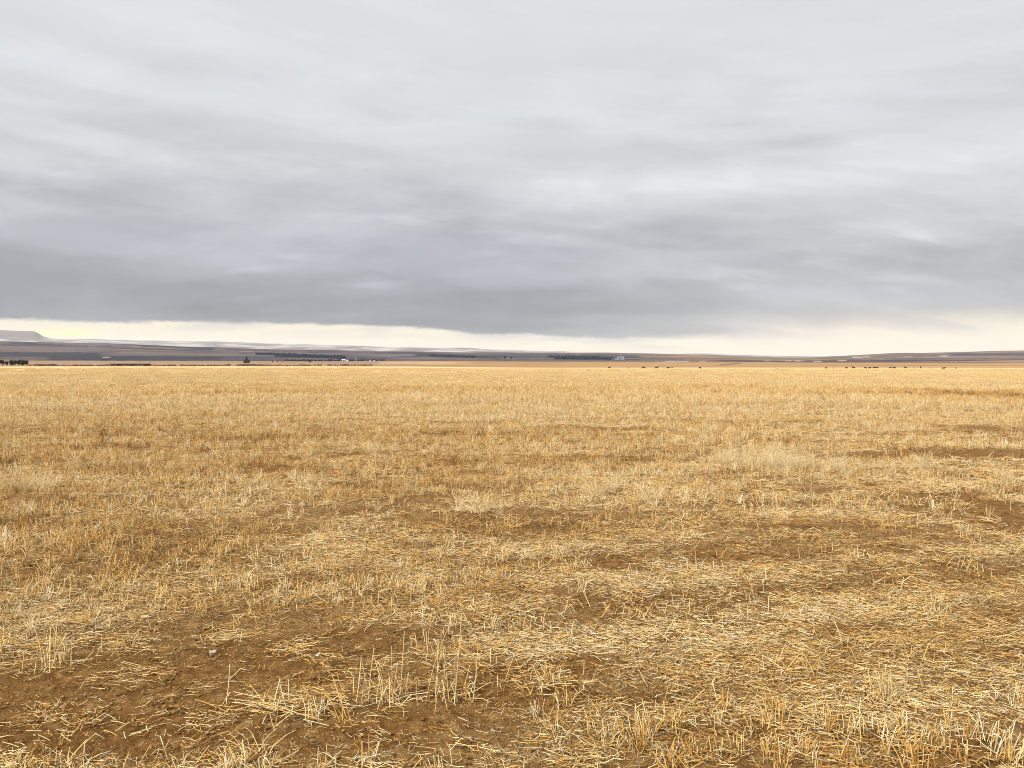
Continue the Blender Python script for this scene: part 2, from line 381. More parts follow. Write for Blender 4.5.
# ------------------------------------------------------------------ straw pieces
STR = np.array([[.82, .65, .33], [.76, .52, .20], [.62, .37, .09], [.85, .73, .45], [.66, .60, .44], [.40, .22, .05], [.90, .83, .62], [.15, .08, .022]])
SW = np.array([.17, .16, .15, .14, .10, .12, .07, .09])
class Straw:
    def __init__(s): s.V = []; s.F = []; s.C = []; s.n = 0
    def tube(s, pts, r0, r1, col, sides=3):
        pts = np.asarray(pts, float); m = len(pts)
        for k, p in enumerate(pts):
            t = pts[min(k + 1, m - 1)] - pts[max(k - 1, 0)]; t /= np.linalg.norm(t) + 1e-9
            a = np.cross(t, [.3, .2, 1.] if abs(t[2]) < .9 else [1., 0, 0]); a /= np.linalg.norm(a); b_ = np.cross(t, a)
            r = r0 + (r1 - r0) * k / (m - 1)
            for q in range(sides):
                th = 2 * math.pi * q / sides
                s.V.append(p + r * (math.cos(th) * a + math.sin(th) * b_)); s.C.append((*col, 1))
        for k in range(m - 1):
            for q in range(sides):
                q2 = (q + 1) % sides; o = s.n + k * sides
                s.F.append((o + q, o + q2, o + sides + q2, o + sides + q))
        s.n += m * sides
    def mesh(s, name, mat=None): return mesh_np(name, s.V, s.F, mat or m_straw, {'tone': ('FLOAT_COLOR', s.C)}, True)
def pick(r): return STR[r.choice(8, p=SW)] * r.uniform(.85, 1.1)

def stalk(S, r, x, y, h, lean, th=None, w=.0026, col=None, leaf=.35):
    th = r.uniform(0, 2 * math.pi) if th is None else th
    col = pick(r) if col is None else col
    d = np.array([math.cos(th) * math.sin(lean), math.sin(th) * math.sin(lean), math.cos(lean)])
    p0 = np.array([x, y, -.01]); pm = p0 + d * h * .5; p1 = p0 + d * h + np.array([math.cos(th), math.sin(th), 0]) * h * r.uniform(-.05, .12)
    S.tube([p0, pm, p1], w, w * .8, np.clip(col, 0, .95))
    if r.random() < leaf:   # a torn leaf blade
        t = r.uniform(.2, .9); q = p0 + d * h * t; a = r.uniform(0, 6.28); L = r.uniform(.03, .09)
        e = q + np.array([math.cos(a) * L * .6, math.sin(a) * L * .6, L * r.uniform(-.2, .7)])
        f = e + np.array([math.cos(a) * L * .5, math.sin(a) * L * .5, -L * r.uniform(.1, .7)])
        S.tube([q, e, f], w * 1.1, w * .3, np.clip(col * r.uniform(.8, 1.15), 0, .95))
def lying(S, r, x, y, L, th, z, tilt, w=.0020, col=None):
    col = pick(r) if col is None else col
    d = np.array([math.cos(th) * math.cos(tilt), math.sin(th) * math.cos(tilt), math.sin(tilt)])
    p0 = np.array([x, y, z]); side = np.array([-math.sin(th), math.cos(th), 0]) * r.normal(0, .07) * L
    pm = p0 + d * L * .5 + side
    p1 = p0 + d * L
    if r.random() < .13: p1 = pm + np.array([math.cos(th + r.normal(0, .9)), math.sin(th + r.normal(0, .9)), r.uniform(-.1, .5)]) * L * .45
    S.tube([p0, pm, p1], w, w * r.uniform(.5, 1), np.clip(col, 0, .95))

def variants(kind, n, seed):
    out = []
    for v in range(n):
        r = np.random.default_rng(seed * 100 + v); S = Straw()
        if kind == 'stand':
            k = r.integers(9, 20)
            for _ in range(k):
                a = r.uniform(0, 6.28); q = abs(r.normal(0, .035))
                stalk(S, r, q * math.cos(a), q * math.sin(a) * .7, r.uniform(.07, .19), abs(r.normal(0, .22)))
            for _ in range(8):
                a = r.uniform(0, 6.28)
                lying(S, r, r.normal(0, .07), r.normal(0, .07), r.uniform(.05, .16), a, r.uniform(0, .03), r.normal(.05, .2))
        elif kind == 'broken':
            for _ in range(r.integers(6, 12)):
                stalk(S, r, r.normal(0, .07), r.normal(0, .06), r.uniform(.04, .15), abs(r.normal(.5, .4)), leaf=.5)
        elif kind == 'litter':
            th0 = r.normal(0, .5)
            for _ in range(r.integers(44, 60)):
                lying(S, r, r.normal(0, .12) - .05, r.normal(0, .08), r.uniform(.015, .06) + .08 * r.random() ** 2.2, th0 + r.normal(0, .75) + (math.pi if r.random() < .5 else 0), abs(r.normal(.004, .011)), r.normal(.03, .10))
        elif kind == 'chaff':
            for _ in range(60):
                lying(S, r, r.normal(0, .13), r.normal(0, .13), r.uniform(.008, .045), r.uniform(0, 6.28), abs(r.normal(.002, .004)), r.normal(0, .15), w=.0013, col=pick(r) * r.uniform(.4, 1.))
        elif kind == 'long':
            for _ in range(34):
                a = r.uniform(0, 6.28); q = abs(r.normal(0, .03)); L = r.uniform(.16, .4); out_ = r.uniform(.15, 1.)
                c = np.array([.86, .70, .40]) * r.uniform(.6, 1.08)
                p = [np.array([q * math.cos(a), q * math.sin(a), -.01])]; el = math.pi / 2 - out_ * .4
                for s in range(5):
                    p.append(p[-1] + L / 5 * np.array([math.cos(a) * math.cos(el), math.sin(a) * math.cos(el), math.sin(el)])); el -= out_ * r.uniform(.15, .5)
                S.tube(p, .0019, .0007, np.clip(c, 0, .95))
        elif kind == 'patch':
            for _ in range(95):
                cx, cy = r.uniform(-.75, .75), r.uniform(-.75, .75)
                for _ in range(5):
                    stalk(S, r, cx + r.normal(0, .04), cy + r.normal(0, .04), r.uniform(.07, .19), abs(r.normal(0, .25)), w=.0042, leaf=.15)
        out.append(S.mesh('dry_' + kind))
    return out
def clods(n, seed):
    out = []
    for v in range(n):
        r_ = np.random.default_rng(seed + v); bm = bmesh.new()
        for _ in range(46):
            sz = .0014 + .009 * r_.random() ** 5
            res = bmesh.ops.create_icosphere(bm, subdivisions=1, radius=sz)
            o_ = Vector((r_.normal(0, .12), r_.normal(0, .12), sz * .25)); sq = r_.uniform(.45, .8)
            for vv in res['verts']:
                k = r_.uniform(.7, 1.3); vv.co = Vector((vv.co.x * k * 1.2, vv.co.y * k, vv.co.z * k * sq)) + o_
        out.append(bm_mesh('soil_crumb', bm, m_clod))
    return out
src = bpy.data.collections.new('straw_pieces')        # not linked to the scene
SRC = {}; names = []; ii = 0
for kind, n in (('stand', 8), ('broken', 5), ('litter', 8), ('chaff', 4), ('long', 5), ('patch', 5)):
    SRC[kind] = []
    for me in variants(kind, n, {'stand': 1, 'broken': 2, 'litter': 3, 'chaff': 4, 'long': 5, 'patch': 6}[kind]):
        o = bpy.data.objects.new('p%03d' % ii, me); src.objects.link(o); SRC[kind].append(ii); ii += 1

SRC['clod'] = []
for me in clods(5, 900):
    o = bpy.data.objects.new('p%03d' % ii, me); src.objects.link(o); SRC['clod'].append(ii); ii += 1
ng = bpy.data.node_groups.new('strew', 'GeometryNodeTree')
ng.interface.new_socket('Geometry', in_out='INPUT', socket_type='NodeSocketGeometry')
ng.interface.new_socket('Geometry', in_out='OUTPUT', socket_type='NodeSocketGeometry')
gi = ng.nodes.new('NodeGroupInput'); go = ng.nodes.new('NodeGroupOutput')
ci = ng.nodes.new('GeometryNodeCollectionInfo'); ci.inputs[0].default_value = src; ci.inputs['Separate Children'].default_value = True; ci.inputs['Reset Children'].default_value = True
ip = ng.nodes.new('GeometryNodeInstanceOnPoints'); ip.inputs['Pick Instance'].default_value = True
def na(name, ty):
    n = ng.nodes.new('GeometryNodeInputNamedAttribute'); n.data_type = ty; n.inputs[0].default_value = name; return n.outputs[0]
e2r = ng.nodes.new('FunctionNodeEulerToRotation')
ng.links.new(na('turn', 'FLOAT_VECTOR'), e2r.inputs[0])
ng.links.new(gi.outputs[0], ip.inputs['Points']); ng.links.new(ci.outputs[0], ip.inputs['Instance'])
ng.links.new(na('pick', 'INT'), ip.inputs['Instance Index']); ng.links.new(e2r.outputs[0], ip.inputs['Rotation'])
ng.links.new(na('size', 'FLOAT_VECTOR'), ip.inputs['Scale']); ng.links.new(ip.outputs[0], go.inputs[0])

def strew(name, label, cat, P, idx, turn, size, tint):
    me = bpy.data.meshes.new(name); n = len(P)
    me.vertices.add(n); me.vertices.foreach_set('co', np.asarray(P, np.float32).ravel())
    a = me.attributes.new('pick', 'INT', 'POINT'); a.data.foreach_set('value', np.asarray(idx, np.int32))
    a = me.attributes.new('turn', 'FLOAT_VECTOR', 'POINT'); a.data.foreach_set('vector', np.asarray(turn, np.float32).ravel())
    a = me.attributes.new('size', 'FLOAT_VECTOR', 'POINT'); a.data.foreach_set('vector', np.asarray(size, np.float32).ravel())
    a = me.attributes.new('tint', 'FLOAT', 'POINT'); a.data.foreach_set('value', np.asarray(tint, np.float32))
    me.materials.append(m_straw)
    o = link(bpy.data.objects.new(name, me)); md = o.modifiers.new('strew', 'NODES'); md.node_group = ng
    tag(o, label, cat, kind='stuff'); print(name, n); return o

def sample(n, r0, r1, ang=41):
    """n points spread evenly over the ring sector"""
    r = np.sqrt(rng.uniform(r0 * r0, r1 * r1, n)); a = rng.uniform(-R(ang), R(ang), n)
    return r * np.sin(a), r * np.cos(a)
def area(r0, r1, ang=41): return R(ang) * (r1 * r1 - r0 * r0)

acc = {'stand': [], 'lie': [], 'soil': []}
def add(which, x, y, kinds, wts, smin, smax, tilt=.08, rot='any', zoff=0, hs=1., tone=0.):
    n = len(x); z = ground_z(x, y) + zoff
    kk = rng.choice(len(kinds), n, p=wts)
    idx = np.zeros(n, int)
    for q, kd in enumerate(kinds):
        m = kk == q; idx[m] = rng.choice(SRC[kd], m.sum())
    rz = rng.uniform(0, 6.283, n) if rot == 'any' else rng.normal(.13, .45, n) + math.pi * rng.integers(0, 2, n)
    turn = np.stack([rng.normal(0, tilt, n), rng.normal(0, tilt, n), rz], 1)
    s = rng.uniform(smin, smax, n); size = np.stack([s, s, s * hs * rng.uniform(.8, 1.2, n)], 1)
    tn = .52 + gauss(x, y, TONE) + .55 * fbm(x / 2.2 + 5, y / 1.0, 3) + .28 * fbm(x / 20., y / 9. + 70, 2) + rng.normal(0, .16, n) + tone + (.14 if which == 'stand' else 0)
    acc[which].append((np.stack([x, y, z], 1), idx, turn, size, np.clip(tn, 0, 1)))

def keep(x, y, p):
    m = rng.random(len(x)) < p; return x[m], y[m]
# standing stubble
for (r0, r1, den, s0, s1, hs) in ((1.6, 7, 80, .65, 1.05, .66), (7, 14, 70, .75, 1.1, .78), (14, 30, 44, .9, 1.3, .85), (30, 62, 22, 1.1, 1.6, .9)):
    x, y = sample(int(den * area(r0, r1)), r0, r1); st, li, b = dens(x, y)
    x, y = keep(x, y, np.clip(st * .8 - .08, 0, 1))
    add('stand', x, y, ['stand', 'broken'], [.6, .4], s0, s1, .13, hs=hs)
# sparse broken stalks nearly everywhere
x, y = sample(int(14 * area(1.6, 14)), 1.6, 14); st, li, b = dens(x, y); x, y = keep(x, y, np.clip(.75 - .85 * b, .04, 1))
add('stand', x, y, ['broken'], [1.], .6, 1.0, .2)
# long pale grass
x, y = sample(int(3.5 * area(7, 40)), 7, 40); g = fbm(x / 3.5 + 300, y / 2.5, 3) + gauss(x, y, [(770, 468, 60, 6, 2.4), (730, 465, 30, 5, 1.5), (480, 512, 60, 8, .5), (620, 495, 60, 6, .5), (120, 470, 120, 8, .3)])
x, y = keep(x, y, np.clip(g - .15, 0, 1)); add('stand', x, y, ['long'], [1.], .55, 1.0, .1, tone=.2)
x, y = sample(int(30 * area(9, 20)), 9, 20); g = gauss(x, y, [(775, 468, 50, 6, 1.), (730, 465, 24, 4, .8), (840, 476, 30, 4, .5), (20, 492, 50, 5, .6), (120, 470, 60, 4, .4), (940, 470, 30, 4, .4)])
x, y = keep(x, y, np.clip((g - .1) * (.7 + 1.2 * fbm(x / .8, y / .6, 2)), 0, 1)); add('stand', x, y, ['long'], [1.], .7, 1.25, .1, tone=.3)
# lying straw
for (r0, r1, den, s0, s1) in ((1.6, 7, 125, .5, 1.0), (7, 14, 62, .7, 1.15), (14, 30, 22, .9, 1.5)):
    x, y = sample(int(den * area(r0, r1)), r0, r1); st, li, b = dens(x, y)
    x, y = keep(x, y, np.clip(li * .8 - .12, .07, 1))
    add('lie', x, y, ['litter'], [1.], s0, s1, .05, rot='row', zoff=.004)
x, y = sample(int(55 * area(1.6, 12)), 1.6, 12); st, li, b = dens(x, y); x, y = keep(x, y, np.clip(li * .9 - .3, 0, 1))
add('lie', x, y, ['litter', 'chaff'], [.6, .4], .4, .8, .03, zoff=-.002, tone=-.75)
x, y = sample(int(40 * area(1.6, 9)), 1.6, 9); st, li, b = dens(x, y); x, y = keep(x, y, np.clip(.45 + .4 * li, 0, 1))
add('lie', x, y, ['chaff'], [1.], .6, 1.1, .03, zoff=.003)
x, y = sample(int(75 * area(1.6, 8)), 1.6, 8); add('soil', x, y, ['clod'], [1.], .6, 1.2, .03)
# far rows
for r0, r1, den, s0, s1 in ((60, 150, .8, .9, 1.3), (150, 520, .13, 1.3, 2.2)):
    x, y = sample(int(den * area(r0, r1)), r0, r1); x, y = keep(x, y, np.clip(.62 + .6 * fbm(x / 30., y / 14., 3), .1, 1) * sstep(540, 200, np.hypot(x, y)))
    add('stand', x, y, ['patch'], [1.], s0, s1, .02, tone=.42, hs=1. if r1 < 200 else .6)
for w, nm, lb, ct in (('soil', 'soil_crumbs', 'brown crumbs and clods lying on the bare soil', 'soil'), ('stand', 'stubble', 'golden cut stubble standing all over the field', 'stubble'), ('lie', 'loose_straw', 'broken pale straw lying flat on the brown soil', 'straw')):
    strew(nm, lb, ct, *[np.concatenate([a[q] for a in acc[w]]) for q in range(5)])

# ------------------------------------------------------------------ single tufts and stones near the camera
def tuft(px, py, label, build, seed):
    d = depth_of(py); x = W(px, d); z = float(ground_z(x, d))
    r = np.random.default_rng(seed); S = Straw(); build(S, r)
    o = link(bpy.data.objects.new('dry_grass_tuft', S.mesh('dry_grass_tuft', m_tuft))); o.location = (x, d, z)
    tag(o, label, 'grass tuft', 'single tufts that stand out of the stubble')
def upright(n, h, w, extra=6):
    def f(S, r):
        for _ in range(extra): stalk(S, r, r.normal(0, w * 1.5), r.normal(0, .05), r.uniform(.04, .14), abs(r.normal(.5, .4)))
        for _ in range(n): stalk(S, r, r.normal(0, w), r.normal(0, .03), r.uniform(.35, 1) * h, abs(r.normal(0, .2)), w=r.uniform(.0016, .0028), col=np.array([.86, .68, .36]) * r.uniform(.6, 1.1), leaf=.6)
        for _ in range(n): stalk(S, r, r.normal(0, w * 1.2), r.normal(0, .04), r.uniform(.2, .45) * h, abs(r.normal(.4, .3)))
        for _ in range(extra): lying(S, r, r.normal(0, w), r.normal(0, .04), r.uniform(.06, .2), r.normal(0, .6), .006, .05)
    return f
def arching(n, L0, spread, bias=0.):
    def f(S, r):
        for _ in range(n):
            a = r.uniform(0, 6.28); L = r.uniform(.5, 1) * L0; o_ = r.uniform(.3, 1.2)
            p = [np.array([r.normal(0, .03), r.normal(0, .03), -.01])]; el = math.pi / 2 - o_ * spread
            for s in range(6):
                p.append(p[-1] + L / 6 * np.array([math.cos(a) * math.cos(el) + bias * .2, math.sin(a) * math.cos(el), math.sin(el)])); el -= o_ * r.uniform(.05, .42)
            S.tube(p, .0022, .0008, np.clip(np.array([.86, .70, .41]) * r.uniform(.8, 1.08), 0, .95))
    return f
def fallen(n, wid):
    def f(S, r):
        for _ in range(n): lying(S, r, r.normal(0, wid), r.normal(0, .035), r.uniform(.08, .28), r.normal(0, .35) + (math.pi if r.random() < .5 else 0), abs(r.normal(.012, .015)), r.normal(.05, .15), w=.0024)
        for _ in range(n // 3): stalk(S, r, r.normal(0, wid * .7), r.normal(0, .03), r.uniform(.06, .17), abs(r.normal(.5, .3)))
    return f
tuft(388, 706, 'tall thin upright stalks at the right edge of the bare soil, beside the fallen straw', upright(11, .34, .065, 14), 11)
tuft(447, 700, 'tallest single stalk with short straw round its foot, right of the bare soil', upright(7, .40, .06, 12), 12)
tuft(285, 712, 'wide heap of fallen straw lying in the middle of the bare soil', fallen(44, .11), 13)
tuft(258, 751, 'small pale tuft on the bare soil near the bottom of the photo', arching(16, .16, .55), 14)
tuft(345, 724, 'leaning pair of long stalks beside the fallen straw heap', lambda S, r: [stalk(S, r, r.normal(0, .012), r.normal(0, .01), r.uniform(.1, .23), r.uniform(.3, 1.2), th=2.6 + r.normal(0, .5), w=.0024) for k in range(6)], 15)
tuft(226, 706, 'single bent stalk standing on the bare soil left of the straw heap', lambda S, r: [stalk(S, r, 0, 0, .2, .12, th=.3, w=.0024)] + [stalk(S, r, r.normal(0, .015), 0, r.uniform(.03, .08), .7) for _ in range(6)], 16)
tuft(650, 503, 'pale upright grass tuft on the dark soil strip, right of the two spreading ones', arching(55, .36, .5), 17)
tuft(597, 497, 'pale wind-blown grass tuft in the middle of the dark soil strip', arching(75, .42, .6, -.6), 18)
tuft(478, 514, 'flattened pale grass tuft spreading at the left end of the dark soil strip', arching(60, .42, .95), 19)
tuft(885, 700, 'dark golden tuft amid grey trampled straw at the lower right', upright(30, .17, .035), 25)
tuft(938, 612, 'orange brown upright tuft on the pale straw band at the right', upright(20, .2, .035), 21)
tuft(55, 668, 'spiky pale tuft at the left end of the bare soil', upright(14, .24, .04), 22)

def stone(px, py, w, label, seed):
    d = depth_of(py); x = W(px, d); r = np.random.default_rng(seed)
    bm = bmesh.new(); bmesh.ops.create_icosphere(bm, subdivisions=3, radius=.5)
    for v in bm.verts:
        c = v.co.copy(); k = 1 + .35 * float(perlin(c.x * 2.3 + seed, c.y * 2.3 + c.z * 2)) ; v.co = Vector((c.x * k, c.y * k * .75, c.z * k * .42)) * w
    o = link(bpy.data.objects.new('stone', bm_mesh('stone', bm, m_stone, True))); o.location = (x, d, float(ground_z(x, d)) + .13 * w)
    o.rotation_euler = (0, 0, r.uniform(0, 3)); tag(o, label, 'stone', 'pale stones on the bare soil')
stone(318, 661, .036, 'white oval stone lying alone on the bare soil', 1)
stone(213, 655, .040, 'flat pale grey stone on the bare soil, left of the white oval one', 2)
stone(471, 681, .024, 'small rounded pale stone right of the tall single stalk', 3)

# ------------------------------------------------------------------ cattle
def skin_body(name, chain, mat):
    """chain: list of (point, radius(x,y), parent index)"""
    me = bpy.data.meshes.new(name)
    me.from_pydata([c[0] for c in chain], [(k, c[2]) for k, c in enumerate(chain) if c[2] is not None], [])
    o = bpy.data.objects.new(name, me); COL.objects.link(o)
    o.modifiers.new('skin', 'SKIN'); o.modifiers.new('sub', 'SUBSURF').levels = 1
    sv = me.skin_vertices[0].data
    for k, c in enumerate(chain): sv[k].radius = c[1] if isinstance(c[1], tuple) else (c[1], c[1])
    sv[0].use_root = True
    dg = bpy.context.evaluated_depsgraph_get(); dg.update()
    m2 = bpy.data.meshes.new_from_object(o.evaluated_get(dg)); m2.name = name
    bpy.data.objects.remove(o)
    for p in m2.polygons: p.use_smooth = True
    m2.materials.clear(); m2.materials.append(mat)
    return m2
def cow_mesh(name, pose, mat):
    if pose == 'lie': up = -.62
    else: up = 0
    c = [((-.62, 0, 1.12 + up), (.30, .33), None),        # 0 pelvis
         ((-.15, 0, 1.02 + up), (.36, .40), 0),
         ((.35, 0, 1.06 + up), (.37, .38), 1),            # 2 chest
         ((.66, 0, 1.14 + up), (.30, .28), 2)]            # 3 shoulder
    if pose == 'graze':
        c += [((.95, 0, .86), (.17, .15), 3), ((1.16, .03, .52), (.13, .12), 4), ((1.30, .05, .26), (.105, .10), 5), ((1.36, .06, .09), (.075, .07), 6)]
    else:
        c += [((.94, 0, 1.32 + up), (.18, .15), 3), ((1.15, .04, 1.46 + up), (.15, .13), 4), ((1.36, .08, 1.36 + up), (.11, .10), 5), ((1.52, .10, 1.27 + up), (.075, .07), 6)]
    h = 5
    hp = c[h][0]
    for sgn in (-1, 1):                                    # ears
        n = len(c); c += [((hp[0] - .02, hp[1] + sgn * .13, hp[2] + .07), .045, h), ((hp[0] - .06, hp[1] + sgn * .24, hp[2] + .05), .03, n)]
    n = len(c)                                             # tail
    c += [((-.93, 0, 1.18 + up), .05, 0), ((-1.0, .01, .85 + up * .6), .03, n), ((-.99, .02, .52 + up * .4), .045, n + 1)]
    for sgn in (-1, 1):
        if pose == 'lie':
            n = len(c); c += [((.55, sgn * .26, .30), .11, 2), ((.85, sgn * .30, .16), .07, n), ((.55, sgn * .33, .07), .05, n + 1)]
            n = len(c); c += [((-.60, sgn * .32, .32), .16, 0), ((-.25, sgn * .40, .16), .09, n), ((-.55, sgn * .42, .07), .055, n + 1)]
        else:
            f = .10 * sgn; n = len(c)
            c += [((.50, sgn * .20, .80), .14, 2), ((.52 + f, sgn * .21, .48), .075, n), ((.50 + f * 1.2, sgn * .21, .10), .05, n + 1), ((.54 + f * 1.2, sgn * .21, .03), .06, n + 2)]
            n = len(c)
            c += [((-.66, sgn * .20, .82), .18, 0), ((-.58 - f, sgn * .21, .62), .11, n), ((-.78 - f, sgn * .21, .44), .065, n + 1), ((-.74 - f, sgn * .21, .10), .05, n + 2), ((-.69 - f, sgn * .21, .03), .06, n + 3)]
    return skin_body(name, c, mat)
COW = {(p, k): cow_mesh('cow', p, m) for p in ('graze', 'up', 'lie') for k, m in (('d', m_cow), ('t', m_calf))}
herd = [  # px, depth, pose, tone, scale, heading, label
 (609.3, 610, 'graze', 'd', 1.05, .3, 'dark cow grazing alone, leftmost of the far herd and right of the grain elevator'),
 (628.9, 655, 'up', 'd', .75, 1.2, 'small dark cow standing between the leftmost cow and the large one'),
 (643.6, 605, 'graze', 'd', 1.2, 3.3, 'large dark cow, third from the left in the far herd'),
 (656.6, 605, 'up', 'd', 1.12, .15, 'dark cow, fourth from the left, just left of the close pair'),
 (668.2, 612, 'graze', 'd', 1.0, 2.9, 'dark cow, left one of the close pair below the pale snow streak'),
 (672.0, 640, 'up', 't', .9, .1, 'brown cow, right one of the close pair below the pale snow streak'),
 (699.9, 620, 'graze', 'd', .95, .6, 'dark cow standing alone at the foot of the dark diagonal gully line'),
 (777.0, 640, 'lie', 't', .7, .2, 'faint brown calf lying in the wide gap of the herd, left one of two'),
 (784.0, 640, 'up', 't', .55, 1.0, 'faint brown calf standing in the wide gap of the herd, right one of two'),
 (826.2, 640, 'graze', 'd', .85, .1, 'small dark cow, leftmost of the right-hand herd'),
 (833.2, 640, 'up', 't', .62, 1.4, 'tan calf just right of the leftmost cow of the right-hand herd'),
 (846.3, 620, 'graze', 'd', 1.0, .2, 'dark cow, left of the long dark cow in the right-hand herd'),
 (853.5, 610, 'up', 'd', 1.15, 3.1, 'long dark cow seen side on, left of the close row of four'),
 (865.3, 608, 'graze', 'd', 1.0, .3, 'dark cow, first of the close row of four in the right-hand herd'),
 (869.9, 608, 'graze', 'd', 1.0, 3.3, 'dark cow, second of the close row of four in the right-hand herd'),
 (874.1, 614, 'up', 'd', 1.05, .1, 'dark cow, third of the close row of four in the right-hand herd'),
 (876.9, 618, 'graze', 'd', 1.05, 3.0, 'dark cow, last of the close row of four in the right-hand herd'),
 (890.3, 612, 'up', 'd', 1.0, .5, 'dark cow, left one of the pair in the middle of the right-hand herd'),
 (894.2, 612, 'graze', 'd', 1.05, 2.7, 'dark cow, right one of the pair in the middle of the right-hand herd'),
 (905.3, 614, 'graze', 'd', 1.05, .1, 'dark cow alone between the middle pair and the faint calf'),
 (914.2, 620, 'up', 't', .72, .9, 'faint brown calf left of the tall dark cow'),
 (920.6, 606, 'up', 'd', 1.15, 1.1, 'tall dark cow between the two faint calves'),
 (931.0, 600, 'up', 't', .6, 1.3, 'faint tan calf right of the tall dark cow'),
 (943.5, 610, 'lie', 'd', 1.3, .1, 'dark cow lying down, last dark one at the right of the herd'),
 (955.5, 620, 'graze', 't', .7, .2, 'faint brown calf, rightmost animal of the whole herd'),
]
for px, d, pose, tone, s, hd, lab in herd:
    o = link(bpy.data.objects.new('cow', COW[(pose, tone)])); x = W(px, d)
    o.location = (x, d, float(ground_z(x, d)) - .02); o.rotation_euler = (0, 0, hd); s *= 1.22; o.scale = (s, s, s)
    tag(o, lab, 'cow', 'cattle spread along the far edge of the field')

# ------------------------------------------------------------------ trees
def tube_bm(bm, pts, rad, sides=6):
    rings = []
    for k, (p, r) in enumerate(zip(pts, rad)):
        p = Vector(p); t = (Vector(pts[min(k + 1, len(pts) - 1)]) - Vector(pts[max(k - 1, 0)])).normalized()
        a = t.cross(Vector((.2, .9, .1))).normalized(); b_ = t.cross(a)
        rings.append([bm.verts.new(p + r * (math.cos(6.2832 * q / sides) * a + math.sin(6.2832 * q / sides) * b_)) for q in range(sides)])
    for A_, B_ in zip(rings, rings[1:]):
        for q in range(sides): bm.faces.new((A_[q], A_[(q + 1) % sides], B_[(q + 1) % sides], B_[q]))
    bm.faces.new(rings[-1]); bm.faces.new(rings[0][::-1])
def leaf_faces(bm, r, c, n, sp, size):
    for _ in range(n):
        p = Vector(c) + Vector(r.normal(0, 1, 3) * np.array(sp))
        a = Vector(r.normal(0, 1, 3)).normalized() * size * r.uniform(.5, 1.3); b_ = Vector(r.normal(0, 1, 3)).normalized() * size * r.uniform(.5, 1.2)
        bm.faces.new([bm.verts.new(p + v) for v in (-a, b_, a, -b_)])
def tree_meshes(h, w, r, conifer=False, mat=None):
    tb = bmesh.new(); cb = bmesh.new()
    tube_bm(tb, [(0, 0, -.2), (.02 * w, 0, h * .4), (0, .02 * w, h * .85)], [h * .03, h * .02, h * .006])
    if conifer:
        for k in range(26):
            t = k / 25; z = h * (.08 + .9 * t); rad = w * .5 * (1 - t) ** .85 * r.uniform(.75, 1.15)
            leaf_faces(cb, r, (0, 0, z), int(16 + 50 * (1 - t)), (rad * .5, rad * .5, h * .022), h * .045)
    else:
        for k in range(11):
            a = r.uniform(0, 6.28); q = r.uniform(.1, .42) * w; z = h * r.uniform(.3, .88)
            e = (q * math.cos(a), q * math.sin(a), z)
            tube_bm(tb, [(0, 0, z * .45), (e[0] * .5, e[1] * .5, z * .75), e], [h * .012, h * .008, h * .003], 4)
            leaf_faces(cb, r, e, 130, (w * .13, w * .13, h * .09), h * .055)
        leaf_faces(cb, r, (0, 0, h * .6), 160, (w * .2, w * .2, h * .16), h * .05)
    return bm_mesh('trunk', tb, m_bark), bm_mesh('crown', cb, mat or (m_conifer if conifer else m_leaf))
def plant_tree(name, meshes, px, d, label, cat, group=None, s=1, rz=0):
    x = W(px, d); e = empty(name, (x, d, float(ground_z(x, d))), rz, s)
    tag(e, label, cat, group); part('trunk', meshes[0], e); part('crown', meshes[1], e)
tr_r = np.random.default_rng(5)
GT = 'dark trees in the grove at the left edge'
TM = [tree_meshes(7.4, 5.5, tr_r) for _ in range(3)]
for k, (px, s, lab) in enumerate([(-3, 1.0, 'dark tree cut by the left edge of the photo, first of the grove'), (2.2, .95, 'dark round tree, second of the grove at the left edge'),
        (6.6, .75, 'lower dark tree beside the gap in the grove at the left edge'), (11.5, 1.02, 'tall narrow dark tree just right of the gap in the left grove'),
        (15.4, .88, 'dark tree in the middle of the left grove, lower than its neighbours'), (19.2, .98, 'dark tree third from the right end of the left grove'),
        (22.6, 1.0, 'dark tree second from the right end of the left grove'), (25.8, .9, 'dark tree closing the right end of the left grove')]):
    plant_tree('tree', TM[k % 3], px, 985 + 6 * (k % 3), lab, 'tree', GT, s * 1.02, k * 1.3)
cm = [tree_meshes(17, 8, tr_r, True), tree_meshes(9, 7, tr_r, True)]
GC = 'conifers standing alone in front of the hills'
plant_tree('conifer_tree', cm[0], 246.6, 1850, 'tall pointed dark conifer standing alone in front of the hills', 'conifer', GC)
plant_tree('conifer_tree', cm[1], 244.4, 1850, 'low conifer leaning on the left side of the tall pointed one', 'conifer', GC, 1)
plant_tree('conifer_tree', cm[1], 248.8, 1855, 'low conifer on the right side of the tall pointed one', 'conifer', GC, 1, 1)
bt = tree_meshes(8, 7, tr_r)
GF = 'trees round the far farm'
for px, s, d, lab in ((272.5, .6, 2200, 'small dark tree, left of a pair between the lone conifer and the farm'), (277.3, .65, 2200, 'small dark tree, right of a pair between the lone conifer and the farm'),
                   (310, .75, 2000, 'low dark tree left of the white farm building, on the tan plain'), (331, 1.0, 2650, 'dark tree standing out of the far belt left of the white building'),
                   (339.5, 1.0, 2620, 'dark tree against the left wall of the white farm building'), (350.5, .9, 2640, 'dark tree between the white building and the dark silo'),
                   (361, .8, 2640, 'dark tree right of the dark silo'), (376.5, .6, 2500, 'small dark tree past the small pale sheds'), (505, 2.2, 4300, 'dark tree on the valley floor in the middle of the photo'),
                   (511, 1.6, 4300, 'lower dark tree right of the middle valley tree')):
    plant_tree('tree', bt, px, d, lab, 'tree', GF, s, px)
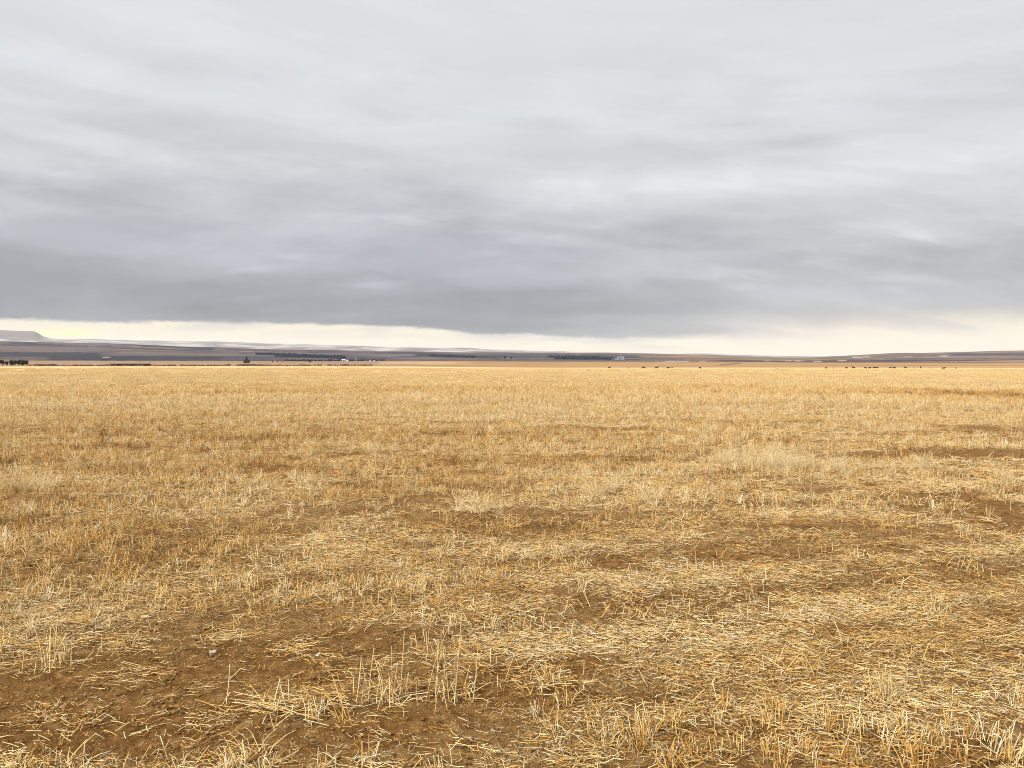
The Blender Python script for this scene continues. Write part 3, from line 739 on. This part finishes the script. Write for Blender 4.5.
# thin row of shrubs on the far edge of the field
sh = []
for k in range(4):
    tb = bmesh.new()
    for _ in range(6):
        a = tr_r.uniform(0, 6.28); tube_bm(tb, [(0, 0, -.05), (.3 * math.cos(a), .2 * math.sin(a), .6), (.7 * math.cos(a), .5 * math.sin(a), 1.1)], [.05, .035, .012], 4)
    leaf_faces(tb, tr_r, (0, 0, .62), 260, (.75, .5, .28), .13)
    sh.append(bm_mesh('shrub', tb, m_shrub))
px = 30.0
while px < 372:
    d = 950 + 6 * math.sin(px / 17.); x = W(px, d)
    if perlin(px / 7., 3.3) < .5:
        o = link(bpy.data.objects.new('shrub', sh[int(px * 7) % 4])); s = tr_r.uniform(1.0, 1.7) * (1.25 if px < 60 or 225 < px < 262 else 1)
        o.location = (x, d, float(ground_z(x, d))); o.rotation_euler = (0, 0, tr_r.uniform(0, 6)); o.scale = (s * 1.5, s, s)
        tag(o, 'small dark shrub in the thin row along the far left edge of the field', 'shrub', 'shrubs in the row along the far edge of the field')
    px += tr_r.uniform(1.9, 3.4)
# distant woods that read as one mass
def wood(label, boxes, h, n, seed, mat=m_wood):
    r = np.random.default_rng(seed); bm = bmesh.new()
    for (x0, x1, d0, d1, wgt) in boxes:
        for _ in range(int(n * wgt)):
            t = r.random(); px = x0 + (x1 - x0) * t; d = d0 + (d1 - d0) * t + r.normal(0, .025) * d0
            x = W(px, d); z = float(ground_z(x, d)); hh = h * r.uniform(.5, 1.15)
            tube_bm(bm, [(x, d, z - .3), (x, d, z + hh * .35)], [hh * .03, hh * .02], 4)
            leaf_faces(bm, r, (x, d, z + hh * .52), 12, (hh * .26, hh * .26, hh * .2), hh * .22)
    o = link(bpy.data.objects.new('woodland', bm_mesh('woodland', bm, mat))); tag(o, label, 'woodland', kind='stuff')
wood('blue black band of timber on the slope above the farm', [(256, 345, 5500, 4500, 1), (275, 345, 5000, 4350, .8)], 14, 1000, 31)
wood('low dark belt of trees behind the farm buildings', [(285, 385, 2720, 2750, 1)], 6.5, 420, 32)
wood('dark scattered timber in the valley behind the grain elevator', [(430, 475, 5400, 4900, .6), (548, 600, 5200, 5000, .8), (555, 612, 4500, 4450, .8)], 14, 420, 33)

# ------------------------------------------------------------------ buildings
def box_bm(bm, x0, x1, y0, y1, z0, z1):
    v = [bm.verts.new(p) for p in ((x0, y0, z0), (x1, y0, z0), (x1, y1, z0), (x0, y1, z0), (x0, y0, z1), (x1, y0, z1), (x1, y1, z1), (x0, y1, z1))]
    for f in ((3, 2, 1, 0), (4, 5, 6, 7), (0, 1, 5, 4), (1, 2, 6, 5), (2, 3, 7, 6), (3, 0, 4, 7)): bm.faces.new([v[k] for k in f])
def box(name, mat, parent, *a):
    bm = bmesh.new(); box_bm(bm, *a); return part(name, bm_mesh(name, bm, mat), parent)
def gable(name, mat, parent, x0, x1, y0, y1, z, h, th=.25, o_=.4):
    bm = bmesh.new(); ym = (y0 + y1) / 2
    pr = [(y0 - o_, z), (ym, z + h), (y1 + o_, z), (y1 + o_, z + th), (ym, z + h + th), (y0 - o_, z + th)]
    A_ = [bm.verts.new((x0 - o_, a, b)) for a, b in pr]; B_ = [bm.verts.new((x1 + o_, a, b)) for a, b in pr]
    for k in range(6): bm.faces.new((A_[k], A_[(k + 1) % 6], B_[(k + 1) % 6], B_[k]))
    bm.faces.new((A_[0], A_[5], A_[4], A_[1])); bm.faces.new((A_[1], A_[4], A_[3], A_[2]))
    bm.faces.new((B_[0], B_[1], B_[4], B_[5])); bm.faces.new((B_[1], B_[2], B_[3], B_[4]))
    return part(name, bm_mesh(name, bm, mat), parent)
def barn(name, px, d, w, dp, h, rh, wall, roof, label, cat, rz=0, group=None, nwin=3):
    x = W(px, d); e = empty(name, (x, d, float(ground_z(x, d)) - .1), rz); tag(e, label, cat, group)
    bm = bmesh.new(); box_bm(bm, -w / 2, w / 2, -dp / 2, dp / 2, 0, h)
    for sx in (-1, 1):
        v = [bm.verts.new((sx * w / 2, yy, zz)) for yy, zz in ((-dp / 2, h), (dp / 2, h), (0, h + rh))]; bm.faces.new(v)
    part('wall', bm_mesh('wall', bm, wall), e); gable('roof', roof, e, -w / 2, w / 2, -dp / 2, dp / 2, h + .02, rh)
    box('door', m_dark, e, -w * .12, w * .06, -dp / 2 - .06, -dp / 2 - .01, .05, h * .75)
    for k in range(nwin):
        xx = w * (.16 + .12 * k); box('window', m_dark, e, xx, xx + w * .05, -dp / 2 - .06, -dp / 2 - .01, h * .4, h * .7)
GB = 'farm buildings below the far hills'
barn('farmhouse', 343.6, 2600, 11, 8, 5.0, 2.6, m_white, m_roof, 'largest white farm building below the far hills', 'farmhouse', .25, GB)
barn('farm_shed', 347.2, 2590, 8, 7, 3.6, 1.6, m_white, m_roof, 'lower white shed joined to the right of the largest white farm building', 'shed', -.1, GB, 1)
barn('farm_shed', 366.2, 2580, 5, 6, 2.6, 1.2, m_concrete, m_darkroof, 'pale shed right of the dark silo', 'shed', .2, GB, 1)
barn('farm_shed', 370.1, 2580, 3.5, 6, 3.4, 1.2, m_white, m_roof, 'narrow pale shed between the other two pale sheds', 'shed', .1, GB, 1)
barn('farm_shed', 374.3, 2570, 5, 6, 2.4, 1., m_concrete, m_roof, 'rightmost pale shed of the far farm', 'shed', -.2, GB, 1)
barn('farm_shed', 282, 2450, 9, 6, 3.0, 1.4, m_boards, m_darkroof, 'small brown shed between the lone conifer and the farm', 'shed', 0, GB, 1)
# long low livestock shed on the left
d = 1000; x = W(129, d); e = empty('livestock_shed', (x, d, float(ground_z(x, d))), .02)
tag(e, 'long low dark-roofed shed behind the shrub row at the left', 'shed')
box('roof', m_darkroof, e, -27, 27, -4, 4, 2.6, 2.8); box('wall', m_pinkboards, e, -26.5, 26.5, 3.4, 3.7, 0, 2.58)
for k in range(10):
    xx = -26.3 + k * 5.8; box('post', m_bark, e, xx, xx + .3, -3.6, -3.3, 0, 2.58)
for x0, x1 in ((-26, -14), (-8, 3), (9, 20)): box('panel', m_pinkboards, e, x0, x1, -3.25, -3.15, 0, 1.5)

def cyl(name, mat, parent, cx, cy, r, z0, z1, cone=0, seg=20):
    bm = bmesh.new(); prof = [(r, z0), (r, z1)] + ([(r * .12, z1 + cone)] if cone else [])
    rings = [[bm.verts.new((cx + rr * math.cos(6.2832 * k / seg), cy + rr * math.sin(6.2832 * k / seg), zz)) for k in range(seg)] for rr, zz in prof]
    for A_, B_ in zip(rings, rings[1:]):
        for k in range(seg): bm.faces.new((A_[k], A_[(k + 1) % seg], B_[(k + 1) % seg], B_[k]))
    bm.faces.new(rings[-1]); bm.faces.new(rings[0][::-1])
    return part(name, bm_mesh(name, bm, mat), parent)
d = 2620; x = W(355.8, d); e = empty('silo', (x, d, float(ground_z(x, d)) - .2))
tag(e, 'tall dark silo standing above the trees of the far farm', 'silo', GB)
cyl('barrel', m_steel, e, 0, 0, 2.4, 0, 13); cyl('dome', m_darkroof, e, 0, 0, 2.5, 13.02, 13.4, 2.2); box('ladder', m_bark, e, -.3, .3, -2.6, -2.42, 1, 13)
d = 4400; x = W(620.5, d); e = empty('grain_elevator', (x, d, float(ground_z(x, d)) - .3))
tag(e, 'blue grey grain elevator with a thin tower and bins, standing on the horizon', 'grain elevator')
box('headhouse', m_steel, e, -4, 3, -4, 4, 0, 24); gable('roof', m_darkroof, e, -4, 3, -4, 4, 24.02, 3)
box('tower', m_steel, e, -1.6, .6, -1.2, 1.2, 24.3, 36); box('leg_pipe', m_steel, e, .9, 1.6, -4.8, -4.1, 2, 31)
cyl('bin', m_concrete, e, -12.5, 0, 5.2, 0, 15, 4); cyl('bin', m_concrete, e, 9, 1, 4.6, 0, 18, 3.5); cyl('bin', m_concrete, e, 18.5, 2, 4.2, 0, 16, 3.5)
box('shed', m_concrete, e, -30, -18.5, -5, 5, 0, 6)

# ------------------------------------------------------------------ haze
bm = bmesh.new(); box_bm(bm, -41500, 41500, -41500, 41500, -75, 1300)
mh = bpy.data.materials.new('thin_haze'); mh.use_nodes = True; nt = mh.node_tree; nt.nodes.clear()
ou = nt.nodes.new('ShaderNodeOutputMaterial'); pv = nt.nodes.new('ShaderNodeVolumePrincipled')
pv.inputs['Color'].default_value = (.85, .90, .98, 1); pv.inputs['Density'].default_value = 1.6e-5; pv.inputs['Anisotropy'].default_value = 0.2
nt.links.new(pv.outputs[0], ou.inputs['Volume'])
o = link(bpy.data.objects.new('haze', bm_mesh('haze', bm, mh))); o['kind'] = 'stuff'

# ------------------------------------------------------------------ sky
EXPO = 1.72; K = 1 / .1 / 2 ** EXPO      # colours below are as seen, divided back by exposure and strength
SUN_EL, SUN_AZ = R(38), R(226)         # behind the camera, to the left
w = bpy.data.worlds.new('World'); sc.world = w; w.use_nodes = True; nt = w.node_tree
bg = nt.nodes['Background']; bg.inputs['Strength'].default_value = .1
sky = nt.nodes.new('ShaderNodeTexSky'); sky.sky_type = 'NISHITA'; sky.sun_disc = False
sky.sun_elevation = SUN_EL; sky.sun_rotation = SUN_AZ; sky.dust_density = 3
co = nt.nodes.new('ShaderNodeTexCoord').outputs['Generated']
sp = nt.nodes.new('ShaderNodeSeparateXYZ'); nt.links.new(co, sp.inputs[0])
X, Y, Z = sp.outputs
rh = math_(nt, 'SQRT', math_(nt, 'ADD', math_(nt, 'MULTIPLY', X, X), math_(nt, 'ADD', math_(nt, 'MULTIPLY', Y, Y), 1e-6)))
T = math_(nt, 'DIVIDE', Z, rh)                           # tangent of elevation
SA = math_(nt, 'DIVIDE', X, rh)                          # sine of azimuth
zc = math_(nt, 'ADD', math_(nt, 'MAXIMUM', Z, 0.0), .34)
cx = math_(nt, 'DIVIDE', X, zc); cy = math_(nt, 'DIVIDE', Y, zc)
cb = nt.nodes.new('ShaderNodeCombineXYZ'); nt.links.new(cx, cb.inputs[0]); nt.links.new(cy, cb.inputs[1])
def cn(scale, sx, sy, rot, detail, rough, dist, off=0):
    mp = nt.nodes.new('ShaderNodeMapping'); mp.inputs['Scale'].default_value = (sx, sy, 1); mp.inputs['Rotation'].default_value = (0, 0, rot); mp.inputs['Location'].default_value = (off, off * .7, 0)
    nt.links.new(cb.outputs[0], mp.inputs[0]); return tex_noise(nt, mp.outputs[0], scale, detail, rough, dist)
n_big = cn(1.1, .8, 1.6, R(-3), 4, .5, .2, 3.1)
n_mid = cn(2.3, .7, 1.5, R(-3), 8, .56, .25, 8.3)
n_str = cn(4.2, .5, 1.5, R(-2), 7, .6, .3, 1.7)
def S(r, g, b_):
    f = lambda v: ((v / 255 + .055) / 1.055) ** 2.4
    return tuple(f(v) for v in (r, g, b_))
def srgb_ramp(stops): return ramp(nt, [(p, S(*c)) for p, c in stops], 'EASE')
# warp the elevation a little with the cloud noise so the tones run in uneven streaks
Tw = math_(nt, 'ADD', T, math_(nt, 'MULTIPLY', math_(nt, 'SUBTRACT', n_mid, .5), math_(nt, 'MULTIPLY_ADD', T, .30, .02)))
Tw = math_(nt, 'ADD', Tw, math_(nt, 'MULTIPLY', math_(nt, 'SUBTRACT', n_big, .5), math_(nt, 'MULTIPLY_ADD', T, .3, .01)))
rl = srgb_ramp([(0, (134, 138, 145)), (.05, (132, 136, 143)), (.085, (150, 153, 160)), (.13, (172, 174, 180)), (.19, (188, 189, 194)), (.26, (209, 210, 212)), (.34, (218, 220, 220)), (.46, (221, 223, 221)), (1, (245, 246, 246))])
rr_ = srgb_ramp([(0, (222, 214, 202)), (.045, (200, 197, 192)), (.07, (184, 185, 187)), (.11, (180, 181, 185)), (.17, (200, 200, 203)), (.25, (215, 215, 216)), (.36, (220, 221, 220)), (.46, (222, 223, 221)), (1, (245, 246, 246))])
nt.links.new(Tw, rl.inputs[0]); nt.links.new(Tw, rr_.inputs[0])
mr = nt.nodes.new('ShaderNodeMapRange'); mr.interpolation_type = 'SMOOTHSTEP'; mr.inputs[1].default_value = -.05; mr.inputs[2].default_value = .42
nt.links.new(math_(nt, 'ADD', SA, math_(nt, 'MULTIPLY', math_(nt, 'SUBTRACT', n_mid, .5), .3)), mr.inputs[0])
base = mixc(nt, mr.outputs[0], rl.outputs[0], rr_.outputs[0])
# streak contrast
def smr(v, a, b_, lo, hi):
    m = nt.nodes.new('ShaderNodeMapRange'); m.interpolation_type = 'SMOOTHSTEP'
    for q, val in zip((1, 2, 3, 4), (a, b_, lo, hi)): m.inputs[q].default_value = val
    nt.links.new(v, m.inputs[0]); return m.outputs[0]
low = smr(T, .12, .4, 1., .28)
k1 = math_(nt, 'MULTIPLY', math_(nt, 'SUBTRACT', smr(n_mid, .41, .59, 0, 1), .5), math_(nt, 'MULTIPLY', low, .13))
k2 = math_(nt, 'MULTIPLY', math_(nt, 'SUBTRACT', n_str, .5), math_(nt, 'MULTIPLY', low, .17))
cb2 = nt.nodes.new('ShaderNodeCombineXYZ'); nt.links.new(math_(nt, 'MULTIPLY', SA, 1.7), cb2.inputs[0])
nt.links.new(math_(nt, 'ADD', math_(nt, 'MULTIPLY', T, 10.5), math_(nt, 'MULTIPLY', SA, 1.2)), cb2.inputs[1]); nt.links.new(Y, cb2.inputs[2])
n_lay = tex_noise(nt, cb2.outputs[0], 1.25, 8, .55, .15)
cb3 = nt.nodes.new('ShaderNodeCombineXYZ'); nt.links.new(math_(nt, 'MULTIPLY', SA, 7), cb3.inputs[0]); nt.links.new(math_(nt, 'MULTIPLY', T, 15), cb3.inputs[1]); nt.links.new(Y, cb3.inputs[2])
n_fin = tex_noise(nt, cb3.outputs[0], 1.7, 9, .62, .1)
n_puf = cn(5.5, .6, 1.5, R(-8), 9, .6, .2, 11.3)
pz = math_(nt, 'MULTIPLY', smr(T, .03, .08, 0, 1), smr(T, .16, .30, 1, .25))
k3 = math_(nt, 'MULTIPLY', math_(nt, 'MULTIPLY', smr(n_puf, .50, .66, 0, 1), smr(n_mid, .42, .58, 0, 1)), math_(nt, 'MULTIPLY', pz, .17))
def feat(px, py, rx, ry, amt, rag=.9):
    # a bank of cloud in one part of the sky, its edge torn by the cloud noise
    q = math.hypot(F, px - 512); s0 = (px - 512) / q; t0 = (HY - py) / q
    a_ = math_(nt, 'DIVIDE', math_(nt, 'SUBTRACT', SA, s0), rx / q); b_ = math_(nt, 'DIVIDE', math_(nt, 'SUBTRACT', T, t0), ry / q)
    dd = math_(nt, 'ADD', math_(nt, 'MULTIPLY', a_, a_), math_(nt, 'MULTIPLY', b_, b_))
    dd = math_(nt, 'ADD', dd, math_(nt, 'MULTIPLY', math_(nt, 'SUBTRACT', n_puf, .5), rag * 3.2))
    return math_(nt, 'MULTIPLY', smr(dd, .25, 1.5, 1, 0), math_(nt, 'MULTIPLY', smr(Y, 0, .1, 0, 1), amt))
k3 = math_(nt, 'ADD', k3, math_(nt, 'MULTIPLY', math_(nt, 'SUBTRACT', smr(n_lay, .40, .58, 0, 1), .5), math_(nt, 'MULTIPLY', smr(T, .03, .10, .3, 1), math_(nt, 'MULTIPLY', smr(T, .2, .45, 1, .3), .17))))
k3 = math_(nt, 'ADD', k3, math_(nt, 'MULTIPLY', math_(nt, 'SUBTRACT', n_fin, .5), math_(nt, 'MULTIPLY', low, .24)))
for fa in ((540, 277, 120, 11, .13), (660, 322, 110, 9, .13), (60, 240, 110, 14, .09), (890, 300, 150, 16, .06), (300, 262, 120, 9, .06), (820, 175, 200, 16, .05),
           (360, 130, 160, 14, .05), (330, 308, 210, 12, -.07), (540, 225, 150, 16, -.07), (120, 190, 140, 10, -.05), (470, 300, 90, 8, -.06), (760, 240, 160, 9, -.05), (700, 150, 190, 9, -.05)):
    k3 = math_(nt, 'ADD', k3, feat(*fa))
gain = math_(nt, 'ADD', math_(nt, 'ADD', 1., k3), math_(nt, 'ADD', k1, k2))
vs = nt.nodes.new('ShaderNodeVectorMath'); vs.operation = 'SCALE'; nt.links.new(base, vs.inputs[0]); nt.links.new(gain, vs.inputs['Scale'])
cloud = vs.outputs[0]
# brighter overcast toward the zenith
vs2 = nt.nodes.new('ShaderNodeVectorMath'); vs2.operation = 'SCALE'; nt.links.new(cloud, vs2.inputs[0]); nt.links.new(smr(Z, .44, .95, 1., 1.6), vs2.inputs['Scale'])
# clear strip under the cloud deck
strip = ramp(nt, [(0, (1.24, 1.10, .82)), (.5, (1.20, 1.06, .78)), (1, (1.04, .91, .71))]); nt.links.new(smr(T, 0, .06, 0, 1), strip.inputs[0])
glow = math_(nt, 'MULTIPLY', smr(math_(nt, 'ABSOLUTE', math_(nt, 'SUBTRACT', SA, -.50)), 0, .05, 1, 0), smr(math_(nt, 'ABSOLUTE', math_(nt, 'SUBTRACT', T, .036)), 0, .008, 1, 0))
strip_c = mixc(nt, math_(nt, 'MULTIPLY', glow, .8), strip.outputs[0], (1.35, 1.2, .45))
edge = ramp(nt, [(0, (.048,) * 3), (.314, (.0515,) * 3), (.4, (.049,) * 3), (.47, (.0415,) * 3), (.543, (.0375,) * 3), (.615, (.034,) * 3), (.666, (.036,) * 3), (.715, (.044,) * 3), (.78, (.052,) * 3), (.89, (.055,) * 3)])
nt.links.new(math_(nt, 'MULTIPLY_ADD', SA, .7, .5), edge.inputs[0])
n_e = cn(5, 1, .8, 0, 8, .66, .2, 5.5)
te = math_(nt, 'SUBTRACT', math_(nt, 'ADD', T, math_(nt, 'MULTIPLY', math_(nt, 'SUBTRACT', n_e, .5), .02)), edge.outputs[0])
soft = smr(SA, .12, .4, .0028, .014)
mk = nt.nodes.new('ShaderNodeMapRange'); mk.interpolation_type = 'SMOOTHSTEP'
nt.links.new(te, mk.inputs[0]); nt.links.new(math_(nt, 'MULTIPLY', soft, -1), mk.inputs[1]); nt.links.new(soft, mk.inputs[2])
veil = math_(nt, 'MULTIPLY', smr(n_str, .46, .66, 0, .75), smr(te, -.028, -.002, 0, 1))
strip_c = mixc(nt, veil, strip_c, S(222, 214, 208))
deck = mixc(nt, mk.outputs[0], strip_c, vs2.outputs[0])
vk = nt.nodes.new('ShaderNodeVectorMath'); vk.operation = 'SCALE'; nt.links.new(deck, vk.inputs[0]); vk.inputs['Scale'].default_value = K
fin = mixc(nt, .04, vk.outputs[0], sky.outputs[0])
nt.links.new(fin, bg.inputs['Color'])
w.cycles.sampling_method = 'MANUAL'; w.cycles.sample_map_resolution = 512

sl = bpy.data.lights.new('sun', 'SUN'); sl.energy = 1.5; sl.angle = R(10); sl.color = (1, .93, .82)
so = link(bpy.data.objects.new('sun', sl))
dirv = Vector((math.sin(SUN_AZ) * math.cos(SUN_EL), math.cos(SUN_AZ) * math.cos(SUN_EL), math.sin(SUN_EL)))
so.rotation_euler = dirv.to_track_quat('Z', 'Y').to_euler()

# ------------------------------------------------------------------ camera
cam = bpy.data.cameras.new('camera'); cam.sensor_width = 36; cam.lens = 36 * F / 1024; cam.clip_start = .05; cam.clip_end = 120000
cam.shift_y = -(384 - HY) / 1024.0
co_ = link(bpy.data.objects.new('camera', cam)); co_.location = (0, 0, CAMZ); co_.rotation_euler = (R(90), 0, 0)
sc.camera = co_
vs_ = sc.view_settings; vs_.view_transform = 'Standard'; vs_.look = 'None'; vs_.exposure = EXPO; vs_.gamma = 1; vs_.use_curve_mapping = False
sc.cycles.max_bounces = 4; sc.cycles.diffuse_bounces = 2; sc.cycles.transmission_bounces = 3; sc.cycles.volume_bounces = 1
sc.cycles.use_adaptive_sampling = False
sc.cycles.use_denoising = True; sc.cycles.denoiser = 'OPENIMAGEDENOISE'; sc.cycles.denoising_input_passes = 'RGB_ALBEDO_NORMAL'; sc.cycles.denoising_prefilter = 'NONE'; sc.cycles.pixel_filter_type = 'BLACKMAN_HARRIS'; sc.cycles.filter_width = 1.0
